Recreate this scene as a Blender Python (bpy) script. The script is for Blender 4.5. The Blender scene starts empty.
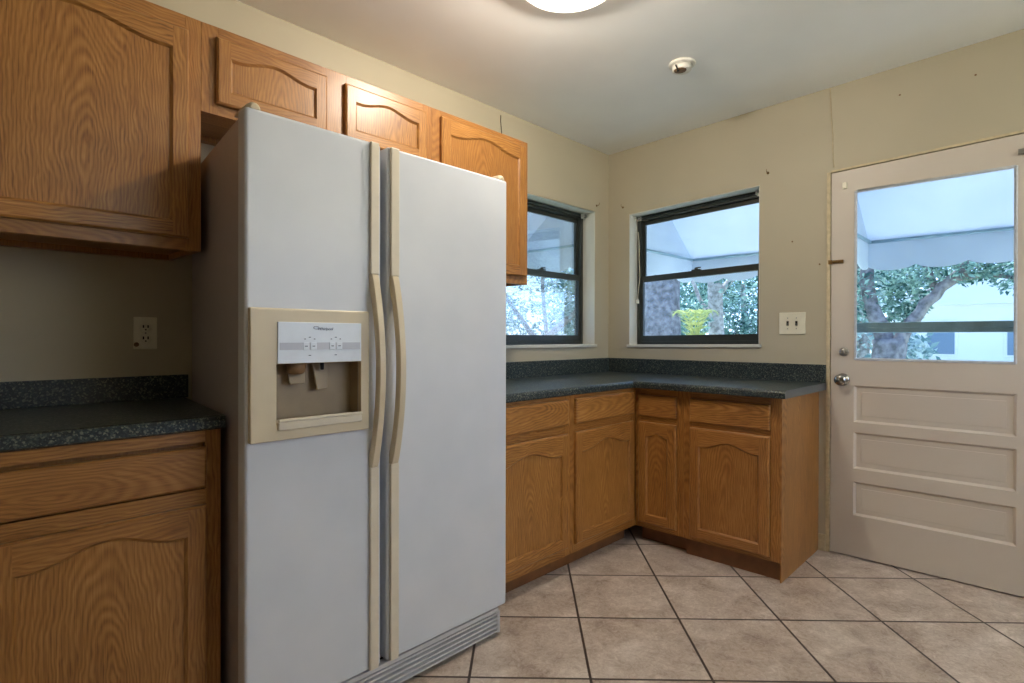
import bpy, bmesh, math, random
from mathutils import Vector, Matrix

C = bpy.context.scene.collection
SC = bpy.context.scene
PI = math.pi
random.seed(7)

# ------------------------------------------------------------------ camera, world, sun, light, exposure
cam_d = bpy.data.cameras.new('camera')
cam = bpy.data.objects.new('camera', cam_d); C.objects.link(cam); SC.camera = cam
cam_d.sensor_fit = 'HORIZONTAL'; cam_d.sensor_width = 36.0
cam_d.lens = 555.45 / 1024 * 36.0
cam_d.shift_y = -2.35 / 1024
cam_d.clip_start = 0.02
_yaw, _pitch, _roll = math.radians(44.039), math.radians(-0.22), math.radians(0.118)
_f = Vector((math.cos(_yaw) * math.cos(_pitch), math.sin(_yaw) * math.cos(_pitch), math.sin(_pitch)))
_r = Vector((math.sin(_yaw), -math.cos(_yaw), 0)); _u = _r.cross(_f)
_r2 = _r * math.cos(_roll) + _u * math.sin(_roll); _u2 = _u * math.cos(_roll) - _r * math.sin(_roll)
_m = Matrix((( _r2.x, _u2.x, -_f.x, -3.3527), (_r2.y, _u2.y, -_f.y, -2.2785), (_r2.z, _u2.z, -_f.z, 1.1588), (0, 0, 0, 1)))
cam.matrix_world = _m

SC.view_settings.view_transform = 'Standard'
SC.view_settings.look = 'None'
SC.view_settings.exposure = 0.95
SC.view_settings.gamma = 1.0
SC.view_settings.use_curve_mapping = False
SC.cycles.max_bounces = 10
SC.cycles.diffuse_bounces = 6
SC.cycles.transparent_max_bounces = 24
SC.cycles.sample_clamp_indirect = 6.0
SC.cycles.use_denoising = True
SC.cycles.caustics_reflective = False
SC.cycles.caustics_refractive = False

w = bpy.data.worlds.new('world'); SC.world = w; w.use_nodes = True
nt = w.node_tree; nt.nodes.clear()
wo = nt.nodes.new('ShaderNodeOutputWorld'); bg = nt.nodes.new('ShaderNodeBackground')
sky = nt.nodes.new('ShaderNodeTexSky'); sky.sky_type = 'HOSEK_WILKIE'
sky.turbidity = 4.0; sky.ground_albedo = 0.4; sky.sun_direction = Vector((0.26, 0.30, 0.92)).normalized()
tint = nt.nodes.new('ShaderNodeMix'); tint.data_type = 'RGBA'; tint.blend_type = 'MULTIPLY'; tint.inputs[0].default_value = 1.0
tint.inputs[7].default_value = (0.84, 0.90, 1.16, 1)
nt.links.new(sky.outputs[0], tint.inputs[6]); nt.links.new(tint.outputs[2], bg.inputs[0]); nt.links.new(bg.outputs[0], wo.inputs[0])
bg.inputs[1].default_value = 7.0

def add_light(name, kind, loc, energy, color, rot=(0, 0, 0), **kw):
    d = bpy.data.lights.new(name, kind); d.energy = energy; d.color = color
    for k, v in kw.items(): setattr(d, k, v)
    o = bpy.data.objects.new(name, d); o.location = loc; o.rotation_euler = rot; C.objects.link(o)
    return o
sun_dir = Vector((0.26, 0.30, 0.92)).normalized()
sun = add_light('sun', 'SUN', (6, 4, 12), 5.5, (0.86, 0.92, 1.0), angle=0.12)
sun.rotation_euler = sun_dir.to_track_quat('Z', 'Y').to_euler()
# added fill light at the unseen window behind the camera, tilted upwards
add_light('window_fill', 'AREA', (-1.05, -4.16, 1.45), 225.0, (0.83, 0.92, 1.0), rot=(PI / 2 + .45, 0, PI),
          shape='RECTANGLE', size=1.7, size_y=1.2)

H = 2.466   # ceiling height
LAMP = (-1.765, -1.025)

# ------------------------------------------------------------------ node helpers and materials
def new_mat(name):
    m = bpy.data.materials.new(name); m.use_nodes = True
    n = m.node_tree.nodes; l = m.node_tree.links
    b = n['Principled BSDF']
    return m, n, l, b
def ramp(n, stops, interp='LINEAR'):
    r = n.new('ShaderNodeValToRGB'); r.color_ramp.interpolation = interp
    e = r.color_ramp.elements
    while len(e) > 1: e.remove(e[0])
    e[0].position, e[0].color = stops[0][0], (*stops[0][1], 1)
    for p, c in stops[1:]:
        x = e.new(p); x.color = (*c, 1)
    return r
def math_n(n, l, op, a, b=None, c=None):
    m = n.new('ShaderNodeMath'); m.operation = op
    for i, v in enumerate((a, b, c)):
        if v is None: continue
        if isinstance(v, (int, float)): m.inputs[i].default_value = v
        else: l.new(v, m.inputs[i])
    return m.outputs[0]
def mix(n, l, fac, a, b, mode='MIX'):
    m = n.new('ShaderNodeMix'); m.data_type = 'RGBA'; m.blend_type = mode
    for s, v in ((0, fac), (6, a), (7, b)):
        if isinstance(v, (int, float)): m.inputs[s].default_value = v
        elif isinstance(v, tuple): m.inputs[s].default_value = (*v, 1)
        else: l.new(v, m.inputs[s])
    return m.outputs[2]
def srgb(r, g, b):
    f = lambda c: ((c / 255) / 12.92) if c / 255 <= 0.04045 else (((c / 255) + 0.055) / 1.055) ** 2.4
    return (f(r), f(g), f(b))
def bump(n, l, b, h, strength=0.2, dist=0.01):
    x = n.new('ShaderNodeBump'); x.inputs['Strength'].default_value = strength
    x.inputs['Distance'].default_value = dist; l.new(h, x.inputs['Height']); l.new(x.outputs[0], b.inputs['Normal'])
def noise(n, l, vec, scale, detail=3, rough=0.5, dist=0.0):
    x = n.new('ShaderNodeTexNoise'); x.inputs['Scale'].default_value = scale
    x.inputs['Detail'].default_value = detail; x.inputs['Roughness'].default_value = rough
    x.inputs['Distortion'].default_value = dist
    if vec is not None: l.new(vec, x.inputs['Vector'])
    return x.outputs[0]
def plain(name, col, rough=0.5, metal=0.0, var=0.06, nscale=30, bumpy=0.0, spec=0.5):
    m, n, l, b = new_mat(name)
    tc = n.new('ShaderNodeTexCoord')
    nz = noise(n, l, tc.outputs['Object'], nscale)
    d = tuple(c * (1 - var) for c in col); u = tuple(min(1, c * (1 + var)) for c in col)
    r = ramp(n, [(0.35, d), (0.65, u)]); l.new(nz, r.inputs[0]); l.new(r.outputs[0], b.inputs['Base Color'])
    b.inputs['Roughness'].default_value = rough; b.inputs['Metallic'].default_value = metal
    b.inputs['Specular IOR Level'].default_value = spec
    if bumpy: bump(n, l, b, noise(n, l, tc.outputs['Object'], nscale * 6), bumpy, 0.002)
    return m

def oak(name, axis):
    m, n, l, b = new_mat(name)
    tc = n.new('ShaderNodeTexCoord'); oi = n.new('ShaderNodeObjectInfo')
    sep = n.new('ShaderNodeSeparateXYZ'); l.new(tc.outputs['Object'], sep.inputs[0])
    X, Y, Z = sep.outputs
    if axis == 'z': a, c, L = X, Y, Z       # a across the face, L along the grain
    elif axis == 'x': a, c, L = Z, Y, X
    else: a, c, L = Y, X, Z                 # side panels: grain up, face across y
    rnd = math_n(n, l, 'MULTIPLY', oi.outputs['Random'], 37.0)
    off = math_n(n, l, 'MULTIPLY', math_n(n, l, 'SUBTRACT', oi.outputs['Random'], 0.5), 0.06)
    # low frequency wander of the grain, stretched along the board
    cv = n.new('ShaderNodeCombineXYZ')
    l.new(math_n(n, l, 'MULTIPLY', a, 5.0), cv.inputs[0]); l.new(math_n(n, l, 'MULTIPLY', L, 1.6), cv.inputs[1]); l.new(rnd, cv.inputs[2])
    n1 = noise(n, l, cv.outputs[0], 1.0, 2)
    cv2 = n.new('ShaderNodeCombineXYZ')
    l.new(math_n(n, l, 'MULTIPLY', a, 34.0), cv2.inputs[0]); l.new(math_n(n, l, 'MULTIPLY', L, 11.0), cv2.inputs[1]); l.new(rnd, cv2.inputs[2])
    n2 = noise(n, l, cv2.outputs[0], 1.0, 2)
    aw = math_n(n, l, 'ADD', a, math_n(n, l, 'MULTIPLY', math_n(n, l, 'SUBTRACT', n1, 0.5), 0.10))
    aw = math_n(n, l, 'ADD', aw, math_n(n, l, 'MULTIPLY', math_n(n, l, 'SUBTRACT', n2, 0.5), 0.026))
    aw = math_n(n, l, 'ADD', aw, off)
    dl = math_n(n, l, 'ADD', math_n(n, l, 'MULTIPLY', L, 0.16), math_n(n, l, 'MULTIPLY', math_n(n, l, 'SUBTRACT', n1, 0.5), 0.12))
    dl = math_n(n, l, 'ADD', dl, 0.03)
    r = math_n(n, l, 'SQRT', math_n(n, l, 'ADD', math_n(n, l, 'POWER', aw, 2.0), math_n(n, l, 'POWER', dl, 2.0)))
    s = math_n(n, l, 'SINE', math_n(n, l, 'MULTIPLY', r, 640.0))
    s = math_n(n, l, 'MULTIPLY_ADD', s, 0.5, 0.5)
    # pores: short dark dashes along the grain
    cv3 = n.new('ShaderNodeCombineXYZ')
    l.new(math_n(n, l, 'MULTIPLY', a, 420.0), cv3.inputs[0]); l.new(math_n(n, l, 'MULTIPLY', c, 200.0), cv3.inputs[1]); l.new(math_n(n, l, 'MULTIPLY', L, 11.0), cv3.inputs[2])
    n3 = noise(n, l, cv3.outputs[0], 1.0, 3, 0.6)
    amp = math_n(n, l, 'MULTIPLY_ADD', n2, 0.55, -0.07)
    g = math_n(n, l, 'ADD', math_n(n, l, 'MULTIPLY', s, amp), math_n(n, l, 'MULTIPLY', n3, 0.72))
    g = math_n(n, l, 'ADD', g, math_n(n, l, 'MULTIPLY_ADD', n1, 0.34, -0.10))
    cr = ramp(n, [(0.28, srgb(98, 60, 24)), (0.45, srgb(144, 96, 44)), (0.66, srgb(170, 119, 60)), (0.95, srgb(192, 144, 84))])
    l.new(g, cr.inputs[0])
    tint = mix(n, l, math_n(n, l, 'MULTIPLY', oi.outputs['Random'], 0.35), cr.outputs[0], srgb(142, 92, 46))
    l.new(tint, b.inputs['Base Color'])
    b.inputs['Roughness'].default_value = 0.36
    bump(n, l, b, n3, 0.10, 0.001)
    return m
OAK_V, OAK_H, OAK_S = oak('oak_upright_grain', 'z'), oak('oak_level_grain', 'x'), oak('oak_side_grain', 'y')

def laminate():
    m, n, l, b = new_mat('green_black_laminate')
    tc = n.new('ShaderNodeTexCoord')
    v = n.new('ShaderNodeTexVoronoi'); v.inputs['Scale'].default_value = 230; l.new(tc.outputs['Object'], v.inputs['Vector'])
    nz = noise(n, l, tc.outputs['Object'], 170, 4, 0.7)
    hsv = n.new('ShaderNodeSeparateColor'); l.new(v.outputs['Color'], hsv.inputs[0])
    g = math_n(n, l, 'ADD', math_n(n, l, 'MULTIPLY', hsv.outputs[0], 0.6), math_n(n, l, 'MULTIPLY', nz, 0.5))
    r = ramp(n, [(0.0, srgb(18, 26, 30)), (0.45, srgb(26, 37, 42)), (0.68, srgb(46, 58, 60)), (0.88, srgb(120, 122, 106))])
    l.new(g, r.inputs[0]); l.new(r.outputs[0], b.inputs['Base Color'])
    b.inputs['Roughness'].default_value = 0.4; b.inputs['Coat Weight'].default_value = 0.35; b.inputs['Coat Roughness'].default_value = 0.18; b.inputs['Specular IOR Level'].default_value = 0.35
    return m
LAM = laminate()
LAM_EDGE = plain('laminate_end_sheen', srgb(84, 90, 92), 0.35)  # end cap lighter than the slab: reflected light is put into the colour

def paint(name, col, rough=0.55, blot=0.05):
    m, n, l, b = new_mat(name)
    tc = n.new('ShaderNodeTexCoord')
    big = noise(n, l, tc.outputs['Object'], 1.6, 3)
    r = ramp(n, [(0.3, tuple(c * (1 - blot) for c in col)), (0.7, tuple(min(1, c * (1 + blot)) for c in col))])
    l.new(big, r.inputs[0]); l.new(r.outputs[0], b.inputs['Base Color'])
    b.inputs['Roughness'].default_value = rough
    bump(n, l, b, noise(n, l, tc.outputs['Object'], 130, 3), 0.06, 0.003)
    return m
WALL = paint('beige_wall_paint', srgb(180, 170, 147))
CEIL = paint('ceiling_paint', srgb(244, 244, 243), 0.45)
REVEAL = paint('reveal_paint', srgb(214, 212, 200), 0.5)
DOORP = paint('door_paint', srgb(202, 191, 178), 0.45, 0.03)

def floor_mat():
    m, n, l, b = new_mat('diagonal_floor_tile')
    tc = n.new('ShaderNodeTexCoord'); sep = n.new('ShaderNodeSeparateXYZ'); l.new(tc.outputs['Object'], sep.inputs[0])
    P = 0.41186; a = math.radians(-47.121); ox, oy = -1.2116, -0.6051
    dx = math_n(n, l, 'SUBTRACT', sep.outputs[0], ox); dy = math_n(n, l, 'SUBTRACT', sep.outputs[1], oy)
    u = math_n(n, l, 'ADD', math_n(n, l, 'MULTIPLY', dx, math.cos(a) / P), math_n(n, l, 'MULTIPLY', dy, math.sin(a) / P))
    v = math_n(n, l, 'ADD', math_n(n, l, 'MULTIPLY', dx, -math.sin(a) / P), math_n(n, l, 'MULTIPLY', dy, math.cos(a) / P))
    edge = []
    for q in (u, v):
        f = math_n(n, l, 'FRACT', q)
        edge.append(math_n(n, l, 'MINIMUM', f, math_n(n, l, 'SUBTRACT', 1.0, f)))
    e = math_n(n, l, 'MINIMUM', edge[0], edge[1])
    wob = math_n(n, l, 'MULTIPLY', noise(n, l, tc.outputs['Object'], 60, 2), 0.003)
    tile = n.new('ShaderNodeMapRange'); l.new(math_n(n, l, 'SUBTRACT', e, wob), tile.inputs[0])
    tile.inputs[1].default_value = 0.0075; tile.inputs[2].default_value = 0.0125
    cell = n.new('ShaderNodeCombineXYZ'); l.new(math_n(n, l, 'FLOOR', u), cell.inputs[0]); l.new(math_n(n, l, 'FLOOR', v), cell.inputs[1])
    wn = n.new('ShaderNodeTexWhiteNoise'); wn.noise_dimensions = '3D'; l.new(cell.outputs[0], wn.inputs['Vector'])
    vadd = n.new('ShaderNodeVectorMath'); vadd.operation = 'MULTIPLY_ADD'
    l.new(wn.outputs['Color'], vadd.inputs[0]); vadd.inputs[1].default_value = (9, 9, 9); l.new(tc.outputs['Object'], vadd.inputs[2])
    n1 = noise(n, l, vadd.outputs[0], 6.5, 6, 0.62, 0.6)
    n2 = noise(n, l, vadd.outputs[0], 34, 8, 0.78, 1.8)
    g = math_n(n, l, 'ADD', math_n(n, l, 'MULTIPLY', n1, 0.5), math_n(n, l, 'MULTIPLY', n2, 0.5))
    r = ramp(n, [(0.36, srgb(134, 114, 102)), (0.45, srgb(172, 155, 142)), (0.54, srgb(194, 179, 167)), (0.63, srgb(218, 206, 196))])
    l.new(g, r.inputs[0])
    col = mix(n, l, math_n(n, l, 'MULTIPLY', wn.outputs['Value'], 0.18), r.outputs[0], srgb(150, 136, 124))
    col = mix(n, l, tile.outputs[0], srgb(62, 48, 42), col)
    l.new(col, b.inputs['Base Color'])
    b.inputs['Roughness'].default_value = 0.42
    h = math_n(n, l, 'ADD', tile.outputs[0], math_n(n, l, 'MULTIPLY', n2, 0.25))
    bump(n, l, b, h, 0.35, 0.003)
    return m
FLOOR = floor_mat()

def fridge_mat():
    m, n, l, b = new_mat('pebbled_white_enamel')
    tc = n.new('ShaderNodeTexCoord')
    b.inputs['Base Color'].default_value = (*srgb(224, 224, 224), 1)
    nz = noise(n, l, tc.outputs['Object'], 5, 3)
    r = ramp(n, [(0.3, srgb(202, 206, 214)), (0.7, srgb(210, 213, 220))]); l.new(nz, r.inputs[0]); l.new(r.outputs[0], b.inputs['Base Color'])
    b.inputs['Roughness'].default_value = 0.32
    bump(n, l, b, noise(n, l, tc.outputs['Object'], 420, 2), 0.16, 0.001)
    return m
FR_W = fridge_mat()
FR_SIDE = plain('shaded_side_enamel', srgb(168, 157, 158), 0.45, bumpy=0.1, nscale=40, var=0.02)  # body enamel greyed, the shade on the side is put into the colour
CREAM = plain('aged_cream_plastic', srgb(204, 190, 162), 0.38, var=0.03, nscale=8)
CREAM_L = plain('light_cream_plastic', srgb(214, 204, 184), 0.4, var=0.02)
CREAM_D = plain('shaded_cream_plastic', srgb(146, 128, 102), 0.45, var=0.06, nscale=18)  # cream darkened for the dispenser recess, its shadow mixed into the colour
PANELW = plain('control_panel_white', srgb(222, 230, 240), 0.25, var=0.02)
PANELG = plain('control_panel_grey', srgb(186, 190, 202), 0.3, var=0.02)
INK = plain('dark_blue_ink', srgb(30, 52, 88), 0.5)
BLACK = plain('black_rubber', srgb(22, 22, 22), 0.6)
GREYP = plain('grille_grey_plastic', srgb(196, 194, 196), 0.4, var=0.04)
GAP = plain('gasket_grey', srgb(110, 112, 116), 0.5)
CHROME = plain('aged_chrome', srgb(170, 166, 160), 0.16, metal=1.0, var=0.1, nscale=60)
BRASS = plain('old_brass', srgb(120, 92, 52), 0.4, metal=0.7, var=0.15)
STEEL = plain('dull_steel', srgb(150, 146, 138), 0.35, metal=0.8)
IVORY = plain('ivory_plate', srgb(222, 216, 194), 0.35, var=0.02)
DIRTYW = plain('soiled_white_plastic', srgb(226, 222, 212), 0.5, var=0.06, nscale=40)
BROWNP = plain('brown_stained_plastic', srgb(118, 88, 58), 0.6, var=0.2, nscale=60)
BRONZE = plain('bronze_aluminium', srgb(58, 62, 58), 0.35, metal=0.35, var=0.1)
WPLAST = plain('white_plastic', srgb(226, 224, 214), 0.4, var=0.02)
CORDM = plain('cord_cream', srgb(214, 206, 182), 0.7)
JAMB = plain('worn_jamb_paint', srgb(196, 180, 146), 0.55, var=0.10, nscale=40)
STORM = plain('storm_door_aluminium', srgb(150, 176, 186), 0.4, metal=0.3, var=0.12, nscale=14)
BEAD = plain('glazing_bead_paint', srgb(196, 200, 206), 0.5, var=0.08, nscale=50)
DARK = plain('dark_void', srgb(38, 26, 18), 0.8)

def glass_mat(name='window_glass', refl=0.6):
    m = bpy.data.materials.new(name); m.use_nodes = True
    n = m.node_tree.nodes; l = m.node_tree.links; n.clear()
    o = n.new('ShaderNodeOutputMaterial'); t = n.new('ShaderNodeBsdfTransparent'); g = n.new('ShaderNodeBsdfGlossy')
    t.inputs[0].default_value = (0.93, 0.97, 0.98, 1); g.inputs['Roughness'].default_value = 0.01
    fr = n.new('ShaderNodeFresnel'); fr.inputs[0].default_value = 1.5
    mx = n.new('ShaderNodeMixShader')
    f = math_n(n, l, 'MULTIPLY', fr.outputs[0], refl)
    l.new(f, mx.inputs[0]); l.new(t.outputs[0], mx.inputs[1]); l.new(g.outputs[0], mx.inputs[2]); l.new(mx.outputs[0], o.inputs[0])
    return m
GLASS = glass_mat()

def canvas_mat():
    m = bpy.data.materials.new('white_awning_canvas'); m.use_nodes = True
    n = m.node_tree.nodes; l = m.node_tree.links; n.clear()
    o = n.new('ShaderNodeOutputMaterial'); d = n.new('ShaderNodeBsdfDiffuse'); t = n.new('ShaderNodeBsdfTranslucent')
    tc = n.new('ShaderNodeTexCoord'); nz = noise(n, l, tc.outputs['Object'], 3, 3)
    r = ramp(n, [(0.3, srgb(214, 222, 230)), (0.7, srgb(226, 232, 238))]); l.new(nz, r.inputs[0])
    l.new(r.outputs[0], d.inputs[0]); l.new(r.outputs[0], t.inputs[0])
    mx = n.new('ShaderNodeMixShader'); mx.inputs[0].default_value = 0.36
    l.new(d.outputs[0], mx.inputs[1]); l.new(t.outputs[0], mx.inputs[2]); l.new(mx.outputs[0], o.inputs[0])
    return m
CANVAS = canvas_mat()

def leaf_mat(name, c1, c2, trans=0.4):
    m = bpy.data.materials.new(name); m.use_nodes = True
    n = m.node_tree.nodes; l = m.node_tree.links; n.clear()
    o = n.new('ShaderNodeOutputMaterial'); d = n.new('ShaderNodeBsdfDiffuse'); t = n.new('ShaderNodeBsdfTranslucent')
    g = n.new('ShaderNodeNewGeometry')
    r = ramp(n, [(0.0, c1), (1.0, c2)]); l.new(g.outputs['Random Per Island'], r.inputs[0])
    l.new(r.outputs[0], d.inputs[0]); l.new(r.outputs[0], t.inputs[0])
    mx = n.new('ShaderNodeMixShader'); mx.inputs[0].default_value = trans
    l.new(d.outputs[0], mx.inputs[1]); l.new(t.outputs[0], mx.inputs[2]); l.new(mx.outputs[0], o.inputs[0])
    return m
LEAF_A = leaf_mat('blue_green_leaves', srgb(44, 92, 88), srgb(178, 208, 192))
LEAF_B = leaf_mat('grey_green_leaves', srgb(110, 146, 144), srgb(224, 234, 228))
LEAF_Y = leaf_mat('yellow_palm_leaves', srgb(160, 176, 110), srgb(232, 226, 150))
BARK = plain('grey_bark', srgb(132, 126, 124), 0.9, var=0.4, nscale=14, bumpy=0.6)
BARK_L = plain('pale_bark', srgb(178, 168, 160), 0.9, var=0.4, nscale=14, bumpy=0.6)
GRASS = plain('lawn', srgb(176, 184, 160), 0.95, var=0.3, nscale=5)
STUCCO = plain('white_stucco', srgb(236, 236, 232), 0.8, var=0.03)
ROOFM = plain('pale_roof_metal', srgb(228, 230, 230), 0.6, var=0.04)
DKGLASS = plain('house_window_glass', srgb(120, 140, 160), 0.2)

# ------------------------------------------------------------------ mesh builder
class MB:
    def __init__(s): s.v = []; s.f = []; s.m = []; s.sm = []
    def face(s, pts, mi=0, smooth=False):
        k = len(s.v); s.v += [tuple(p) for p in pts]; s.f.append(tuple(range(k, k + len(pts)))); s.m.append(mi); s.sm.append(smooth)
    def box(s, x0, x1, y0, y1, z0, z1, mi=0):
        x0, x1 = sorted((x0, x1)); y0, y1 = sorted((y0, y1)); z0, z1 = sorted((z0, z1))
        k = len(s.v)
        s.v += [(x, y, z) for z in (z0, z1) for (x, y) in ((x0, y0), (x1, y0), (x1, y1), (x0, y1))]
        for q in ((3, 2, 1, 0), (4, 5, 6, 7), (0, 1, 5, 4), (1, 2, 6, 5), (2, 3, 7, 6), (3, 0, 4, 7)):
            s.f.append(tuple(k + i for i in q)); s.m.append(mi); s.sm.append(False)
        return s
    def hexa(s, bot, top, mi=0):
        k = len(s.v); s.v += [tuple(p) for p in bot + top]
        for q in ((3, 2, 1, 0), (4, 5, 6, 7), (0, 1, 5, 4), (1, 2, 6, 5), (2, 3, 7, 6), (3, 0, 4, 7)):
            s.f.append(tuple(k + i for i in q)); s.m.append(mi); s.sm.append(False)
        return s
    def loft(s, rings, mi=0, smooth=True, close=True, caps=True):
        k = len(s.v); nr = len(rings[0])
        for r in rings: s.v += [tuple(p) for p in r]
        for i in range(len(rings) - 1):
            for j in range(nr if close else nr - 1):
                a = k + i * nr + j; b = k + i * nr + (j + 1) % nr
                s.f.append((a, b, b + nr, a + nr)); s.m.append(mi); s.sm.append(smooth)
        if caps:
            s.f.append(tuple(k + j for j in range(nr))[::-1]); s.m.append(mi); s.sm.append(False)
            s.f.append(tuple(k + (len(rings) - 1) * nr + j for j in range(nr))); s.m.append(mi); s.sm.append(False)
        return s
    def tube(s, pts, rad, nseg=8, mi=0, sx=1.0):
        pts = [Vector(p) for p in pts]; rings = []
        if not isinstance(rad, (list, tuple)): rad = [rad] * len(pts)
        ref = None
        for i, p in enumerate(pts):
            t = (pts[min(i + 1, len(pts) - 1)] - pts[max(i - 1, 0)]).normalized()
            if ref is None: ref = Vector((0, 0, 1)) if abs(t.z) < 0.9 else Vector((1, 0, 0))
            a = t.cross(ref).normalized(); b = t.cross(a); ref = -b if False else ref
            rings.append([p + (a * math.cos(q) * sx + b * math.sin(q)) * rad[i] for q in [2 * PI * j / nseg for j in range(nseg)]])
        return s.loft(rings, mi)
    def lathe(s, prof, org=(0, 0, 0), axis='z', nseg=32, mi=0):
        rings = []
        for r, h in prof:
            ring = []
            for j in range(nseg):
                c, d = math.cos(2 * PI * j / nseg) * r, math.sin(2 * PI * j / nseg) * r
                p = (c, d, h) if axis == 'z' else ((h, c, d) if axis == 'x' else (d, h, c))
                ring.append((org[0] + p[0], org[1] + p[1], org[2] + p[2]))
            rings.append(ring)
        return s.loft(rings, mi)
    def prism(s, poly, axis, a, b, mi=0):
        # poly in the two remaining axes, extruded from a to b along axis
        def P(p, t):
            return {'x': (t, p[0], p[1]), 'y': (p[0], t, p[1]), 'z': (p[0], p[1], t)}[axis]
        return s.loft([[P(p, a) for p in poly], [P(p, b) for p in poly]], mi, smooth=False)
    def build(s, name, mats, parent=None, bevel=0.0, seg=2, loc=None, recalc=True):
        me = bpy.data.meshes.new(name); me.from_pydata(s.v, [], s.f)
        if not isinstance(mats, (list, tuple)): mats = [mats]
        for m in mats: me.materials.append(m)
        for i, p in enumerate(me.polygons): p.material_index = s.m[i]; p.use_smooth = s.sm[i]
        if recalc:
            bm = bmesh.new(); bm.from_mesh(me)
            bmesh.ops.remove_doubles(bm, verts=bm.verts, dist=1e-6) if len(s.v) < 20000 else None
            bmesh.ops.recalc_face_normals(bm, faces=bm.faces); bm.to_mesh(me); bm.free()
        o = bpy.data.objects.new(name, me); C.objects.link(o)
        if parent is not None: o.parent = parent
        if loc is not None: o.location = loc
        if bevel:
            bv = o.modifiers.new('bevel', 'BEVEL'); bv.width = bevel; bv.segments = seg; bv.limit_method = 'ANGLE'; bv.angle_limit = math.radians(40)
            bv.harden_normals = False
        return o
def tag(o, label=None, cat=None, group=None, kind=None):
    if label: o['label'] = label
    if cat: o['category'] = cat
    if group: o['group'] = group
    if kind: o['kind'] = kind
    return o
def empty(name, loc, rz=0.0, label=None, cat=None, group=None, kind=None):
    o = bpy.data.objects.new(name, None); o.empty_display_size = 0.1; C.objects.link(o); o.location = loc; o.rotation_euler = (0, 0, rz)
    return tag(o, label, cat, group, kind)

# ------------------------------------------------------------------ room shell
XW, YW = -5.2, -4.2           # walls behind the camera
T = 0.15
WA = (-1.05, -0.167, 1.098, 2.032)     # window opening in the left wall (x0,x1,z0,z1)
WB = (-1.055, -0.172, 1.098, 2.032)    # window opening in the right wall (y0,y1,...)
DR = (-2.272, -1.428, 0.008, 2.051)    # door opening in the right wall

s = MB(); s.box(XW - T, T, YW - T, T, -0.12, 0.0); tag(s.build('floor', FLOOR), kind='structure')
CS = 0.030       # the ceiling rises slightly away from the left wall
def HC(y): return H - CS * y
s = MB(); s.hexa([(XW - T, YW - T, HC(YW - T)), (T, YW - T, HC(YW - T)), (T, T, HC(T)), (XW - T, T, HC(T))],
                 [(XW - T, YW - T, HC(YW) + .15), (T, YW - T, HC(YW) + .15), (T, T, HC(YW) + .15), (XW - T, T, HC(YW) + .15)])
tag(s.build('ceiling', CEIL), kind='structure')
WT = HC(YW) + .02   # wall tops run up behind the ceiling board
def top_verts(o, zs, fn):
    for v in o.data.vertices:
        if abs(v.co.z - zs) < 1e-4: v.co.z += fn(v.co)
s = MB()
s.box(XW, WA[0], 0, T, 0, WT).box(WA[1], T, 0, T, 0, WT).box(WA[0], WA[1], 0, T, 0, WA[2]).box(WA[0], WA[1], 0, T, WA[3], WT)
tag(s.build('wall_left', WALL), kind='structure')
s = MB()
s.box(0, T, YW, DR[0], 0, WT).box(0, T, DR[0], DR[1], DR[3], WT).box(0, T, DR[1], WB[0], 0, WT)
s.box(0, T, WB[1], 0, 0, WT).box(0, T, WB[0], WB[1], 0, WB[2]).box(0, T, WB[0], WB[1], WB[3], WT)
wr_ = tag(s.build('wall_right', WALL), kind='structure')
# the old right-hand window and door openings are a little out of square
def skew_top(y): return -0.018 + 0.037 * min(1, max(0, (WB[1] - y) / (WB[1] - WB[0])))
def skew_bot(y): return -0.002 + 0.011 * min(1, max(0, (WB[1] - y) / (WB[1] - WB[0])))
def skew_door(y): return -0.004 + 0.026 * (DR[1] - y) / (DR[1] - DR[0])
top_verts(wr_, WB[3], lambda c: skew_top(c.y)); top_verts(wr_, WB[2], lambda c: skew_bot(c.y)); top_verts(wr_, DR[3], lambda c: skew_door(c.y) if c.y < -1.4 else 0)
s = MB(); s.box(XW - T, XW, YW, T, 0, WT); tag(s.build('wall_back', WALL), kind='structure')
s = MB()
bx0, bx1, bz0, bz1 = -1.90, -0.20, 0.85, 2.05
s.box(XW, bx0, YW - T, YW, 0, WT).box(bx1, T, YW - T, YW, 0, WT).box(bx0, bx1, YW - T, YW, 0, bz0).box(bx0, bx1, YW - T, YW, bz1, WT)
tag(s.build('wall_front', WALL), kind='structure')
# unseen window behind the camera, added to carry the fill light
w3 = empty('fill_window', (-1.05, YW - 0.08, bz0), kind='structure')
s = MB(); hw = 0.85; hh = bz1 - bz0
s.box(-hw, -hw + .05, -.03, .03, 0, hh).box(hw - .05, hw, -.03, .03, 0, hh).box(-hw + .05, hw - .05, -.03, .03, 0, .05)
s.box(-hw + .05, hw - .05, -.03, .03, hh - .05, hh).box(-hw + .05, hw - .05, -.03, .03, hh / 2 - .02, hh / 2 + .02)
s.build('window_frame', BRONZE, w3, 0.003)

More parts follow.
